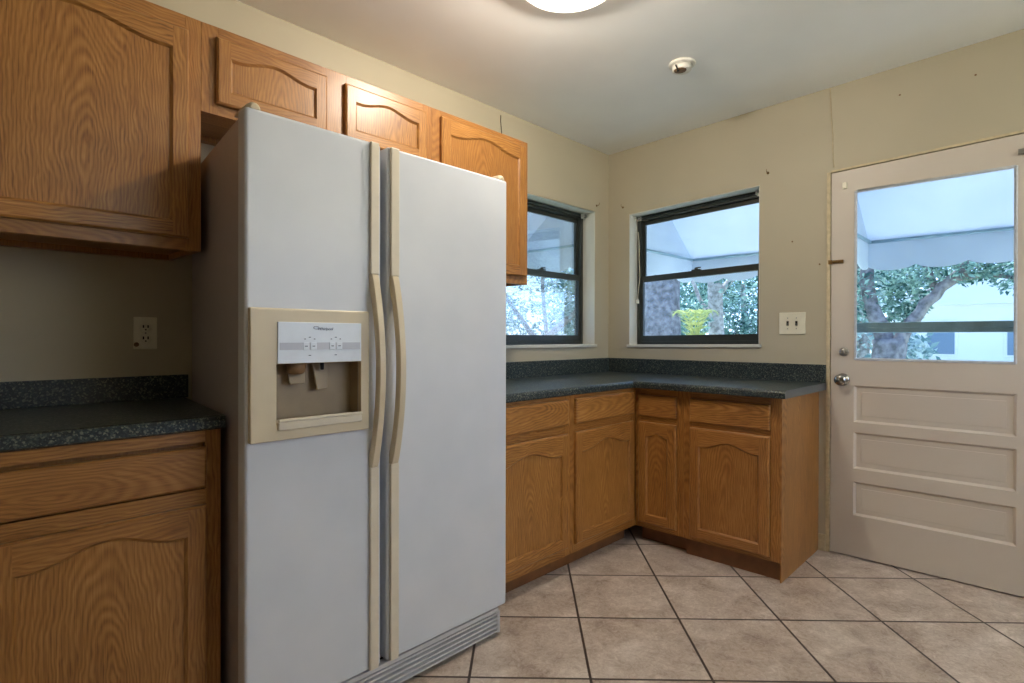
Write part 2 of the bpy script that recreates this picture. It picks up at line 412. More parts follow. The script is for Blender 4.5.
# reveals (painted lining) and sills of the two windows
def lining(name, axis, a0, a1, z0, z1):
    s = MB(); t = 0.004; d = 0.10
    def bx(u0, u1, d0, d1, zz0, zz1):
        if axis == 'A': s.box(u0, u1, d0, d1, zz0, zz1)
        else: s.box(d0, d1, u0, u1, zz0, zz1)
    bx(a0, a0 + t, 0.0, d, z0, z1); bx(a1 - t, a1, 0.0, d, z0, z1); bx(a0, a1, 0.0, d, z1 - t, z1)
    bx(a0 - 0.012, a1 + 0.012, -0.014, d, z0 - 0.006, z0 + 0.012)
    return tag(s.build(name, REVEAL, None, 0.002), kind='structure')
lining('trim_1', 'A', WA[0], WA[1], WA[2], WA[3])
def warp(co_y, z):
    q = (z - WB[2]) / (WB[3] - WB[2]); return skew_bot(co_y) * (1 - q) + skew_top(co_y) * q
t2 = lining('trim_2', 'B', WB[0], WB[1], WB[2], WB[3])
for v in t2.data.vertices: v.co.z += warp(v.co.y, v.co.z)

def window(name, loc, rz, wd, z0, z1):
    """local: x across 0..wd, y out of the room, z height; frame set 0.10 back"""
    t = empty(name, loc, rz, kind='structure')
    z0 += 0.012; z1 -= 0.004; x0, x1 = 0.004, wd - 0.004
    ym = 0.10
    s = MB()   # outer frame
    s.box(x0, x0 + .028, ym, T, z0, z1).box(x1 - .028, x1, ym, T, z0, z1)
    s.box(x0 + .028, x1 - .028, ym, T, z1 - .035, z1).box(x0 + .028, x1 - .028, ym, T, z0, z0 + .022)
    s.box(x0 + .006, x1 - .006, ym - .012, ym, z1 - .02, z1 - .004)
    s.build('window_frame', BRONZE, t, 0.002)
    zm = 1.575
    s = MB()   # upper sash, outer track
    a0, a1 = x0 + .028, x1 - .028
    s.box(a0, a0 + .018, ym + .028, ym + .046, zm - .018, z1 - .035).box(a1 - .018, a1, ym + .028, ym + .046, zm - .018, z1 - .035)
    s.box(a0 + .018, a1 - .018, ym + .028, ym + .046, z1 - .062, z1 - .035).box(a0 + .018, a1 - .018, ym + .028, ym + .046, zm - .018, zm + .018)
    us = s.build('upper_sash', BRONZE, t, 0.0015)
    s = MB(); s.box(a0 + .016, a1 - .016, ym + .035, ym + .039, zm + .016, z1 - .060); s.build('glass_pane', GLASS, us)
    s = MB()
    s.box(a0, a0 + .016, ym + .004, ym + .024, z0 + .022, zm + .020).box(a1 - .016, a1, ym + .004, ym + .024, z0 + .022, zm + .020)
    s.box(a0 + .016, a1 - .016, ym + .004, ym + .024, zm - .020, zm + .020).box(a0 + .016, a1 - .016, ym + .004, ym + .024, z0 + .022, z0 + .062)
    ls = s.build('lower_sash', BRONZE, t, 0.0015)
    s = MB(); s.box(a0 + .014, a1 - .014, ym + .012, ym + .016, z0 + .060, zm - .018); s.build('glass_pane', GLASS, ls)
    s = MB(); c = (a0 + a1) / 2
    s.box(c - .03, c + .03, ym - .004, ym + .02, zm + .020, zm + .028).lathe([(.012, 0), (.012, .008), (.006, .012)], (c, ym + .006, zm + .028), 'z', 12)
    s.box(c - .004, c + .032, ym - .002, ym + .008, zm + .034, zm + .041)
    s.build('sash_lock', BRONZE, ls, 0.001)
    return t
window('window_1', (WA[0], 0, 0), 0.0, WA[1] - WA[0], WA[2], WA[3])
win2 = window('window_2', (0, WB[1], 0), -PI / 2, WB[1] - WB[0], WB[2], WB[3])

# roller blind brackets left in the window corners
def bracket(loc, rz, label):
    t = empty('blind_bracket', loc, rz, label, 'bracket', 'empty blind brackets')
    s = MB(); s.box(-.018, .018, -.030, 0, -.003, 0).box(-.018, -.015, -.030, 0, -.030, -.003).box(-.018, .018, -.003, 0, -.034, -.003)
    s.build('mount_plate', WPLAST, t, 0.001)
    s = MB(); s.lathe([(.012, 0), (.012, .014), (.006, .018)], (0, -.018, -.018), 'x', 14); s.build('hub', STEEL, t)
for o in win2.children_recursive:
    for v in o.data.vertices: v.co.z += warp(WB[1] - v.co.x, v.co.z)
bracket((WA[1] - 0.030, 0.086, WA[3] - 0.006), 0, 'small white blind bracket at the top right corner of the left-hand window')
bracket((0.086, WB[1] - 0.026, WB[3] - 0.022), -PI / 2, 'small white blind bracket at the top left corner of the right-hand window')
bracket((0.086, WB[0] + 0.026, WB[3] + 0.012), -PI / 2, 'small white blind bracket at the top right corner of the right-hand window')
# cord hanging at the left of the right-hand window
s = MB(); pts = []
for i in range(25):
    q = i / 24; z = -q * 0.47
    pts.append((0.022 + 0.018 * math.exp(-((q - .62) / .22) ** 2) + 0.004 * math.sin(q * 9), 0.078 + 0.008 * math.sin(q * 5), 1.90 + z))
s.tube(pts, 0.0024, 6); t = s.build('blind_cord', CORDM, win2)
s = MB(); s.lathe([(.004, 0), (.010, -.012), (.011, -.034), (.0, -.036)], (pts[-1][0], pts[-1][1], pts[-1][2]), 'z', 12); s.build('tassel', WPLAST, t)

# ------------------------------------------------------------------ entry door
d = empty('door_1', (0, DR[1], 0), 0, kind='structure')
def L(y): return y - DR[1]
y0, y1, z0, z1 = DR[0] + .004, DR[1] - .004, DR[2], DR[3] - .004
gy0, gy1, gz0, gz1 = -2.176, -1.540, 1.042, 1.930
prow = [(0.715, 0.908), (0.470, 0.662), (0.225, 0.402)]
s = MB(); X0, X1 = 0.0, 0.044
def db(ya, yb, za, zb): s.box(X0, X1, L(ya), L(yb), za, zb)
db(y0, gy0, z0, z1); db(gy1, y1, z0, z1); db(gy0, gy1, gz1, z1); db(gy0, gy1, prow[0][1], gz0)
db(gy0, gy1, prow[1][1], prow[0][0]); db(gy0, gy1, prow[2][1], prow[1][0]); db(gy0, gy1, z0, prow[2][0])
# sticking: chamfer round each panel opening
def chamfer_ring(s, ya, yb, za, zb, dep, wd):
    o = [(ya, za), (yb, za), (yb, zb), (ya, zb)]; i = [(ya + wd, za + wd), (yb - wd, za + wd), (yb - wd, zb - wd), (ya + wd, zb - wd)]
    for k in range(4):
        k2 = (k + 1) % 4
        s.face([(0.0, L(o[k][0]), o[k][1]), (0.0, L(o[k2][0]), o[k2][1]), (dep, L(i[k2][0]), i[k2][1]), (dep, L(i[k][0]), i[k][1])])
for za, zb in prow: chamfer_ring(s, gy0, gy1, za, zb, 0.014, 0.012)
lf = s.build('door_leaf', DOORP, d, recalc=False); top_verts(lf, z1, lambda c: skew_door(c.y + DR[1]))
for za, zb in prow:
    q = MB(); q.box(0.012, 0.034, L(gy0), L(gy1), za, zb)
    q.box(0.0100, 0.013, L(gy0) + .034, L(gy1) - .034, za + .034, zb - .034)
    q.build('door_panel', DOORP, d, 0.004, 2)
s = MB(); g = .011
s.box(-.004, .012, L(gy0), L(gy0) + g, gz0, gz1).box(-.004, .012, L(gy1) - g, L(gy1), gz0, gz1)
s.box(-.004, .012, L(gy0) + g, L(gy1) - g, gz0, gz0 + g).box(-.004, .012, L(gy0) + g, L(gy1) - g, gz1 - g, gz1)
s.build('glazing_bead', BEAD, d, 0.003)
s = MB(); s.box(.018, .023, L(gy0) + .002, L(gy1) - .002, gz0 + .002, gz1 - .002); s.build('glass_pane', GLASS, d)
kn = MB(); kn.lathe([(.0, .0), (.033, .0), (.033, -.004), (.026, -.010), (.012, -.013), (.011, -.028), (.018, -.033), (.028, -.043), (.030, -.052), (.027, -.062), (.016, -.068), (.0, -.069)], (0, L(-1.489), 0.936), 'x', 28)
kn.build('door_knob', CHROME, d)
kn = MB(); kn.lathe([(.0, .0), (.023, .0), (.023, -.005), (.019, -.010), (.0, -.011)], (0, L(-1.494), 1.083), 'x', 24)
db_ = kn.build('deadbolt', STEEL, d)
kn = MB(); kn.box(-.026, -.010, L(-1.494) - .003, L(-1.494) + .003, 1.083 - .013, 1.083 + .013); kn.build('thumb_turn', STEEL, db_, .0015)
s = MB(); s.box(-.010, 0, L(-1.490), L(-1.440), 1.556, 1.574).box(-.014, -.002, L(-1.438), L(-1.424) + .004, 1.554, 1.576)
s.tube([(-.012, L(-1.482), 1.565), (-.012, L(-1.428), 1.565)], .004, 10); s.build('slide_bolt', BRASS, d, .001)
s = MB(); s.box(-.013, 0, L(-1.506), L(-1.486), 1.950, 1.982); s.build('door_sensor', IVORY, d, .002)
s = MB(); s.box(-.016, 0, L(-2.222), L(-2.176), 1.975, 1.998).lathe([(.006, 0), (.006, -.02), (.0, -.021)], (0, L(-2.20), 1.986), 'x', 12); s.build('catch_plate', STEEL, d, .001)
# jamb and head
s = MB()
s.box(-.005, T, DR[1] - .0005, DR[1] + .018, 0, DR[3] + .004).box(-.005, T, DR[0] - .018, DR[0], 0, DR[3] + .004).box(-.005, T, DR[0], DR[1], DR[3], DR[3] + .012)
# recess the wall sits behind; these strips overlap it by a hair only
jb = tag(s.build('trim_3', JAMB, None, .001), kind='structure')
for v in jb.data.vertices:
    if v.co.z > 1.9: v.co.z += skew_door(v.co.y)
s = MB(); s.box(0.044, T + .02, DR[0], DR[1], -.01, .012); tag(s.build('trim_4', STEEL, None, .002), kind='structure')
# storm door outside
d2 = empty('door_2', (0.125, DR[1], 0), 0, kind='structure')
s = MB(); a, b_ = DR[0] + .002, DR[1] - .002
s.box(-.012, .012, L(a), L(a) + .05, .015, DR[3]).box(-.012, .012, L(b_) - .05, L(b_), .015, DR[3])
s.box(-.012, .012, L(a) + .05, L(b_) - .05, .015, .30).box(-.012, .012, L(a) + .05, L(b_) - .05, DR[3] - .06, DR[3])
s.build('storm_frame', STORM, d2, .002)
s = MB(); s.box(-.014, .014, L(a) + .05, L(b_) - .05, 1.186, 1.240).box(-.020, -.012, L(a) + .05, L(b_) - .05, 1.206, 1.214); s.build('cross_rail', STORM, d2, .003)

# baseboard behind the door-side of the cabinet
s = MB(); s.box(-.012, 0, -1.410, -1.376, 0, .09); tag(s.build('baseboard_right', JAMB, None, .002), kind='structure')

# ------------------------------------------------------------------ cabinets
def arch_curve(u, base, A):
    u = min(1.0, abs(u) / 0.86)
    return base + A * 0.5 * (1 + math.cos(PI * u))
def cab_door(parent, x0, x1, z0, z1, A=0.035, sw=0.048, t=0.019, rail=None, rt=0.055):
    """cathedral door; parent local front plane y=0, door sits in front (y<0). one door mesh + panel sub-part"""
    cx, cz = (x0 + x1) / 2, (z0 + z1) / 2
    hw, hh = (x1 - x0) / 2, (z1 - z0) / 2
    rail = rail or sw
    ix, ib, it = hw - sw, -hh + rail, hh - rt - A       # inner opening half width, bottom z, shoulder z
    N = 24
    top = [(-ix + 2 * ix * k / N, arch_curve(-1 + 2 * k / N, it, A)) for k in range(N + 1)]     # left to right
    s = MB(); e = 0.006
    F = -t                       # front plane
    # faces of the frame front (outer edge inset by e for a rounded lip)
    s.face([(-hw + e, F, -hh + e), (-ix, F, -hh + e), (-ix, F, hh - e), (-hw + e, F, hh - e)], 0)
    s.face([(ix, F, -hh + e), (hw - e, F, -hh + e), (hw - e, F, hh - e), (ix, F, hh - e)], 0)
    s.face([(-ix, F, -hh + e), (ix, F, -hh + e), (ix, F, ib), (-ix, F, ib)], 1)
    for k in range(N):
        a, b = top[k], top[k + 1]
        s.face([(a[0], F, a[1]), (b[0], F, b[1]), (b[0], F, hh - e), (a[0], F, hh - e)], 1)
    # outer lip: chamfer then edge
    for (p, q, mi) in (((-hw, -hh), (hw, -hh), 1), ((hw, -hh), (hw, hh), 0), ((hw, hh), (-hw, hh), 1), ((-hw, hh), (-hw, -hh), 0)):
        def ins(c): return (c[0] - math.copysign(e, c[0]), c[1] - math.copysign(e, c[1]))
        pi_, qi_ = ins(p), ins(q)
        s.face([(p[0], F + .005, p[1]), (q[0], F + .005, q[1]), (qi_[0], F, qi_[1]), (pi_[0], F, pi_[1])], mi)
        s.face([(p[0], 0, p[1]), (q[0], 0, q[1]), (q[0], F + .005, q[1]), (p[0], F + .005, p[1])], mi)
    s.face([(-hw, 0, -hh), (-hw, 0, hh), (hw, 0, hh), (hw, 0, -hh)], 0)
    # inner bead
    w_, dp = 0.008, 0.009
    loop = [(-ix, ib), (ix, ib)] + [(x, z) for x, z in reversed(top)]
    n_ = len(loop); inner = []
    for k in range(n_):
        x, z = loop[k]
        a = Vector(loop[k - 1]) if k else Vector(loop[-1]); b = Vector(loop[(k + 1) % n_]); p = Vector((x, z))
        t1 = (p - a); t2 = (b - p)
        if t1.length < 1e-9: t1 = t2
        if t2.length < 1e-9: t2 = t1
        n1 = Vector((-t1.y, t1.x)).normalized(); n2 = Vector((-t2.y, t2.x)).normalized()
        nn = (n1 + n2); nn = nn / max(0.5, nn.length_squared / 2)
        inner.append((x + nn.x * w_, z + nn.y * w_))
    for k in range(n_):
        k2 = (k + 1) % n_
        mi = 1 if (k == 0 or k >= 2) and k != n_ - 1 else 0
        s.face([(loop[k][0], F, loop[k][1]), (loop[k2][0], F, loop[k2][1]), (inner[k2][0], F + dp, inner[k2][1]), (inner[k][0], F + dp, inner[k][1])], mi)
    dr = s.build('door', [OAK_V, OAK_H], parent, loc=(cx, 0, cz))
    p = MB()
    m_ = Vector((0, (ib + it) / 2))
    ring = [(x, F + dp - .0005, z) for x, z in inner]
    p.face(ring, 0); p.face([(x, F + dp + .004, z) for x, z in inner][::-1], 0)
    for k in range(n_):
        k2 = (k + 1) % n_
        p.face([ring[k], ring[k2], (ring[k2][0], F + dp + .004, ring[k2][2]), (ring[k][0], F + dp + .004, ring[k][2])], 0)
    p.build('panel', OAK_V, dr)
    return dr
def drawer(parent, x0, x1, z0, z1, t=0.019):
    hw, hh = (x1 - x0) / 2, (z1 - z0) / 2; e = .007
    s = MB()
    def ring(dx, y): return [(-hw + dx, y, -hh + dx), (hw - dx, y, -hh + dx), (hw - dx, y, hh - dx), (-hw + dx, y, hh - dx)]
    s.loft([ring(0, 0), ring(0, -t + .006), ring(.002, -t + .003), ring(e, -t)], 0, smooth=False)
    return s.build('drawer', OAK_H, parent, loc=((x0 + x1) / 2, 0, (z0 + z1) / 2))
TOE = plain('dark_toe_board', srgb(120, 78, 46), 0.5, var=.12, nscale=20)  # plain brown board without grain, darker than the oak fronts
def face_frame(parent, x0, x1, z0, z1, stiles, rails, t=0.02):
    """stiles: (xa,xb) full height; rails: (xa,xb,za,zb)"""
    s = MB()
    for a, b in stiles: s.box(a, b, 0, t, z0, z1, 0)
    for a, b, c, e in rails: s.box(a, b, 0, t, c, e, 1)
    return s.build('face_frame', [OAK_V, OAK_H], parent, .0008, 1)

TZ = 0.876
def base_cabinet(loc, rz, w, depth, toe_in, label, doors, drawers, sl, sr, end=None, zt=0.092, railz=(0.70, 0.72), TZ=0.876, body_ext=0.0, body_in=0.0, rt=.058):
    t = empty('base_cabinet', (loc[0], loc[1], 0), rz, label, 'cabinet', 'oak base cabinets')
    s = MB(); s.box(body_in, w + body_ext, .02, depth, zt, TZ)
    s.build('carcass', OAK_S, t)
    face_frame(t, 0, w, zt, TZ, [(0, sl), (w - sr, w)], [(sl, w - sr, zt, zt + .045), (sl, w - sr, railz[0] - .015, railz[1] + .015), (sl, w - sr, TZ - .035, TZ)])
    s = MB(); s.box(0, w, toe_in, toe_in + .015, 0, zt - .0005); s.build('toe_kick', TOE, t)
    for a, b, c, e in doors: cab_door(t, a, b, c, e, A=min(.04, (b - a) * .085), rt=rt)
    for a, b, c, e in drawers: drawer(t, a, b, c, e)
    if end == 'right':
        s = MB(); s.box(w, w + .006, 0.0, depth, 0, TZ); s.build('end_panel', OAK_S, t, .0008, 1)
    return t
YF = -0.590      # face of the cabinets on the left wall
XF = -0.592      # face of the cabinets on the right wall
base_cabinet((-1.815, YF), 0, 0.620, 0.586, 0.074, 'oak base cabinet between the refrigerator and the corner, partly hidden by the refrigerator',
             [(0.035, 0.588, 0.135, 0.690)], [(0.035, 0.588, 0.732, 0.855)], .04, .036)
base_cabinet((-1.1945, YF), 0, 0.6015, 0.586, 0.074, 'oak base cabinet under the left-hand window, its face ending in the inner corner',
             [(0.031, 0.560, 0.137, 0.690)], [(0.031, 0.560, 0.732, 0.855)], .036, .045)
base_cabinet((XF, -0.5905), -PI / 2, 0.293, 0.586, 0.074, 'narrow oak base cabinet in the inner corner, the slimmest of all the cabinets',
             [(0.026, 0.254, 0.122, 0.686)], [(0.026, 0.254, 0.719, 0.838)], .03, .045)
base_cabinet((XF, -0.884), -PI / 2, 0.486, 0.586, 0.032, 'oak base cabinet under the right-hand window with a bare side panel facing the door',
             [(0.038, 0.441, 0.114, 0.686)], [(0.038, 0.441, 0.716, 0.838)], .045, .045, end='right')
base_cabinet((-3.345, YF), 0, 0.550, 0.586, 0.074, 'oak base cabinet left of the refrigerator under the short dark worktop',
             [(0.060, 0.510, 0.135, 0.694)], [(0.060, 0.510, 0.742, 0.854)], .06, .04, rt=.038, TZ=.8985)

def upper_cabinet(loc, w, z0, z1, label, doors, st, mid=None, bot=.04):
    t = empty('wall_cabinet', (loc[0], loc[1], z0), 0, label, 'cabinet', 'oak wall cabinets')
    h = z1 - z0; dp = -loc[1] - .001
    s = MB(); s.box(0, .016, .02, dp, 0, h).box(w - .016, w, .02, dp, 0, h).box(.016, w - .016, .02, dp, .018, .034)
    s.box(.016, w - .016, .02, dp, h - .016, h).box(.016, w - .016, dp - .01, dp, .034, h - .016).box(.016, w - .016, dp - .03, dp, 0, .018)
    s.build('carcass', OAK_S, t)
    stiles = [(0, st[0]), (w - st[1], w)] + ([mid] if mid else [])
    xs = sorted(stiles); rails = []
    for a, b in zip(xs[:-1], xs[1:]): rails += [(a[1], b[0], 0, bot), (a[1], b[0], h - .045, h)]
    face_frame(t, 0, w, 0, h, stiles, rails)
    for a, b, c, e, A, sw in doors: cab_door(t, a, b, c - z0, e - z0, A=A, sw=sw, rt=.034)
    return t
UF = -0.324
upper_cabinet((-3.40, UF), 0.634, 1.430, 2.167, 'large oak wall cabinet at the far left above the short worktop', [(0.040, 0.596, 1.467, 2.118, .033, .045)], (.05, .045))
upper_cabinet((-2.7655, UF), 0.925, 1.881, 2.167, 'low oak wall cabinet above the refrigerator with two short arched doors', [(0.042, 0.424, 1.915, 2.130, .026, .042), (0.500, 0.885, 1.915, 2.130, .026, .042)], (.05, .05), (.41, .51), bot=.032)
upper_cabinet((-1.840, UF), 0.622, 1.430, 2.167, 'tall oak wall cabinet between the refrigerator and the left-hand window', [(0.042, 0.596, 1.470, 2.138, .035, .050)], (.05, .04))

# ------------------------------------------------------------------ worktops
def worktop_L():
    t = empty('worktop', (0, 0, 0), 0, 'long L-shaped dark green speckled worktop running round the corner under both windows', 'worktop')
    DA, DB, yE, xL = 0.613, 0.655, -1.410, -1.815
    z1, z0 = 0.914, 0.8765
    prof = [(.02 / .64, z0), (1 - .035, z0), (1 - .004, z0), (1, z0 + .005), (1, z1 - .012), (1 - .006, z1 - .004), (1 - .016, z1 - .0005), (1 - .03, z1), (.001, z1), (.001, z0)]
    prof = [(0.003, z0)] + [(q if q > .9 else .9, z) for q, z in prof[1:8]] + [(0.003, z1)]
    rings = [[(xL, -q * DA, z) for q, z in prof], [(-q * DB, -q * DA, z) for q, z in prof], [(-q * DB, yE, z) for q, z in prof]]
    s = MB(); s.loft(rings, 0, smooth=False); o = s.build('counter_slab', LAM, t)
    s = MB(); s.face([(x, y - .0012, z) for x, y, z in rings[2]]); s.face([(x, y - .0002, z) for x, y, z in rings[2]][::-1])
    n_ = len(prof)
    for k in range(n_):
        a, b = rings[2][k], rings[2][(k + 1) % n_]
        s.face([(a[0], a[1] - .0002, a[2]), (b[0], b[1] - .0002, b[2]), (b[0], b[1] - .0012, b[2]), (a[0], a[1] - .0012, a[2])])
    e = s.build('end_strip', LAM_EDGE, t); e['label'] = 'smooth end strip with a blue-grey sheen put into its colour'
    s = MB(); zb = 1.012
    s.loft([[(xL, -.001, z1), (xL, -.020, z1), (xL, -.020, zb - .003), (xL, -.017, zb), (xL, -.001, zb)],
            [(-.001, -.001, z1), (-.020, -.020, z1), (-.020, -.020, zb - .003), (-.017, -.017, zb), (-.001, -.001, zb)],
            [(-.001, yE, z1), (-.020, yE, z1), (-.020, yE, zb - .003), (-.017, yE, zb), (-.001, yE, zb)]], 0, smooth=False)
    s.build('backsplash', LAM, t)
worktop_L()
t = empty('worktop', (0, 0, 0), 0, 'short dark speckled worktop left of the refrigerator under the wall socket', 'worktop')
s = MB(); z0, z1 = .899, .937
def wr(x): return None
prof = [(-.003, z0), (-.603, z0), (-.614, z0 + .006), (-.614, z1 - .012), (-.608, z1 - .003), (-.596, z1), (-.003, z1)]
xr = lambda y: -2.803 + (0.764 + y) / 0.764 * 0.080
s.loft([[(-3.37, y, z) for y, z in prof], [(xr(y) - .002, y, z) for y, z in prof]], 0, smooth=False); s.build('counter_slab', LAM, t)
s = MB(); s.box(-3.37, -2.716, -.020, -.001, z1, 1.020); s.build('backsplash', LAM, t, .002)

# ------------------------------------------------------------------ refrigerator
fr = empty('refrigerator', (-2.306, -0.40, 0), 0, 'white side-by-side refrigerator with cream handles and an ice dispenser', 'refrigerator')
def FX(x): return x + 2.306
def FY(y): return y + 0.40
s = MB()
bl, br = -2.786, -1.826
s.hexa([(FX(bl), FY(-.700), .035), (FX(br), FY(-.700), .035), (FX(br), FY(-.030), .035), (FX(bl + .078), FY(-.030), .035)],
       [(FX(bl), FY(-.700), 1.752), (FX(br), FY(-.700), 1.752), (FX(br), FY(-.030), 1.752), (FX(bl + .078), FY(-.030), 1.752)])
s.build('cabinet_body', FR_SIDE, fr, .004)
s = MB(); s.box(FX(bl + .008), FX(br - .008), FY(-.710), FY(-.700), .12, 1.745); s.build('door_gasket', GAP, fr)
def fr_door(xa, xb, name, hole=None):
    """rounded slab door from xa to xb; with an optional rectangular hole through its front"""
    zb, zt = .122, 1.764; yb, yf = -.710, -.764
    s = MB()
    if hole is None:
        s.box(FX(xa), FX(xb), FY(yf), FY(yb), zb, zt)
    else:
        hx0, hx1, hz0, hz1 = hole
        pts_o = [(xa, zb), (xb, zb), (xb, zt), (xa, zt)]; pts_i = [(hx0, hz0), (hx1, hz0), (hx1, hz1), (hx0, hz1)]
        for y, flip in ((yf, False), (yb, True)):
            for k in range(4):
                k2 = (k + 1) % 4
                q = [(FX(pts_o[k][0]), FY(y), pts_o[k][1]), (FX(pts_o[k2][0]), FY(y), pts_o[k2][1]), (FX(pts_i[k2][0]), FY(y), pts_i[k2][1]), (FX(pts_i[k][0]), FY(y), pts_i[k][1])]
                s.face(q[::-1] if flip else q)
        for loop in (pts_o, pts_i):
            for k in range(4):
                k2 = (k + 1) % 4
                s.face([(FX(loop[k][0]), FY(yf), loop[k][1]), (FX(loop[k2][0]), FY(yf), loop[k2][1]), (FX(loop[k2][0]), FY(yb), loop[k2][1]), (FX(loop[k][0]), FY(yb), loop[k][1])])
    return s.build(name, FR_W, fr, .009, 4)
dl = fr_door(-2.793, -2.384, 'freezer_door', (-2.740, -2.445, .90, 1.21))
dr_ = fr_door(-2.358, -1.815, 'fresh_food_door')
dl['label'] = 'narrow left door with the dispenser'; dr_['label'] = 'wide plain right door'
# dispenser
s = MB()
X0, X1, Z0, Z1 = -2.786, -2.433, .876, 1.236
rx0, rx1, rz0, rz1 = -2.716, -2.461, .916, 1.084       # recess opening
yo, yi = -.780, -.762
def dbx(a, b, c, e, ya=yo, yb=yi): s.box(FX(a), FX(b), FY(ya), FY(yb), c, e)
po = [(X0, Z0), (X1, Z0), (X1, Z1), (X0, Z1)]; pi_ = [(rx0, rz0), (rx1, rz0), (rx1, rz1), (rx0, rz1)]
for k in range(4):
    j = (k + 1) % 4
    for y in (yo, yi): s.face([(FX(po[k][0]), FY(y), po[k][1]), (FX(po[j][0]), FY(y), po[j][1]), (FX(pi_[j][0]), FY(y), pi_[j][1]), (FX(pi_[k][0]), FY(y), pi_[k][1])])
    for q in (po, pi_): s.face([(FX(q[k][0]), FY(yo), q[k][1]), (FX(q[j][0]), FY(yo), q[j][1]), (FX(q[j][0]), FY(yi), q[j][1]), (FX(q[k][0]), FY(yi), q[k][1])])
bz = s.build('dispenser_bezel', CREAM, dl, .004, 3)
s = MB()
dbx(rx0 + .001, rx1 - .001, rz1 + .001, 1.199, -.784, -.779); s.build('control_panel', PANELW, dl, .0015)
s = MB(); dbx(rx0 + .006, rx1 - .006, 1.122, 1.142, -.7852, -.784)
s.build('panel_stripe', PANELG, dl)
s = MB()   # recess walls: five sides
xa, xb, ya, yb2, za, zb2 = rx0, rx1, -.762, -.716, rz0, rz1
s.face([(FX(xa), FY(yb2), za), (FX(xb), FY(yb2), za), (FX(xb), FY(yb2), zb2), (FX(xa), FY(yb2), zb2)])
s.face([(FX(xa), FY(ya), za), (FX(xa), FY(yb2), za), (FX(xa), FY(yb2), zb2), (FX(xa), FY(ya), zb2)])
s.face([(FX(xb), FY(ya), za), (FX(xb), FY(yb2), za), (FX(xb), FY(yb2), zb2), (FX(xb), FY(ya), zb2)])
s.face([(FX(xa), FY(ya), za), (FX(xb), FY(ya), za), (FX(xb), FY(yb2), za), (FX(xa), FY(yb2), za)])
s.face([(FX(xa), FY(ya), zb2), (FX(xb), FY(ya), zb2), (FX(xb), FY(yb2), zb2), (FX(xa), FY(yb2), zb2)])
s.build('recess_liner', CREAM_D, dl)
s = MB(); s.box(FX(rx0 + .001), FX(rx1 - .001), FY(-.790), FY(-.722), .904, .926).box(FX(rx0 + .001), FX(rx1 - .001), FY(-.793), FY(-.784), .926, .934)
s.build('drip_tray', CREAM_L, dl, .003)
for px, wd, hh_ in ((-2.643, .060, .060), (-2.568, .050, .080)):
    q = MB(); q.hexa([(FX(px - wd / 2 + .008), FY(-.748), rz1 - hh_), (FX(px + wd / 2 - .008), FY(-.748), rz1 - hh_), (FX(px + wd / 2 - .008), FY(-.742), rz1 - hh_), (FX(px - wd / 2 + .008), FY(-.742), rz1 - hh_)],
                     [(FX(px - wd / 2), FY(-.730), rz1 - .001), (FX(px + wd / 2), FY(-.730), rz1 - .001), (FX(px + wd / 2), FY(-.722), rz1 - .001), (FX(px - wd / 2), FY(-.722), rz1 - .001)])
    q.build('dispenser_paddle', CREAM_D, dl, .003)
q = MB(); q.lathe([(.030, 0), (.026, -.022), (.018, -.030), (.0, -.030)], (FX(-2.648), FY(-.746), rz1 - .001), 'z', 18)
q.build('ice_chute', BROWNP, dl)
q = MB(); q.lathe([(.006, 0), (.005, -.020), (.0, -.021)], (FX(-2.572), FY(-.752), rz1 - .001), 'z', 12); q.build('water_nozzle', BLACK, dl)
# printing on the control panel
def text_mesh(txt, size, loc, parent, mat, name, rz=0.0, italic=0.0):
    cu = bpy.data.curves.new(name, 'FONT'); cu.body = txt; cu.size = size; cu.extrude = 0.0003; cu.align_x = 'CENTER'; cu.shear = italic
    tmp = bpy.data.objects.new(name, cu); C.objects.link(tmp)
    dg = bpy.context.evaluated_depsgraph_get(); me = bpy.data.meshes.new_from_object(tmp.evaluated_get(dg))
    bpy.data.objects.remove(tmp); me.materials.clear(); me.materials.append(mat)
    o = bpy.data.objects.new(name, me); C.objects.link(o); o.parent = parent; o.location = loc; o.rotation_euler = (PI / 2, 0, rz)
    return o
text_mesh('Whirlpool', .0112, (FX(-2.579), FY(-.7848), 1.1775), dl, INK, 'lettering', italic=.2)
s = MB()   # swoosh ring beside the lettering
pts = [(FX(-2.606) + .008 * math.cos(q), FY(-.7848), 1.184 + .004 * math.sin(q)) for q in [0.4 + 5.2 * k / 16 for k in range(17)]]
s.tube(pts, .0006, 5); s.build('emblem', INK, dl)
for cx_ in (-2.625, -2.546):
    for dx in (-.011, .011):
        s = MB(); s.box(FX(cx_ + dx - .009), FX(cx_ + dx + .009), FY(-.7862), FY(-.7845), 1.121, 1.143); s.build('dispenser_button', PANELW, dl, .001)
    for dx, z, ww in ((-.011, 1.132, .004), (.011, 1.132, .004), (-.014, 1.152, .0022), (0, 1.157, .003), (.014, 1.152, .0022), (0, 1.106, .0035)):
        s = MB(); s.box(FX(cx_ + dx - ww), FX(cx_ + dx + ww), FY(-.7868 if z == 1.132 else -.7846), FY(-.7838), z - .0011, z + .0011); s.build('button_mark', INK, dl)
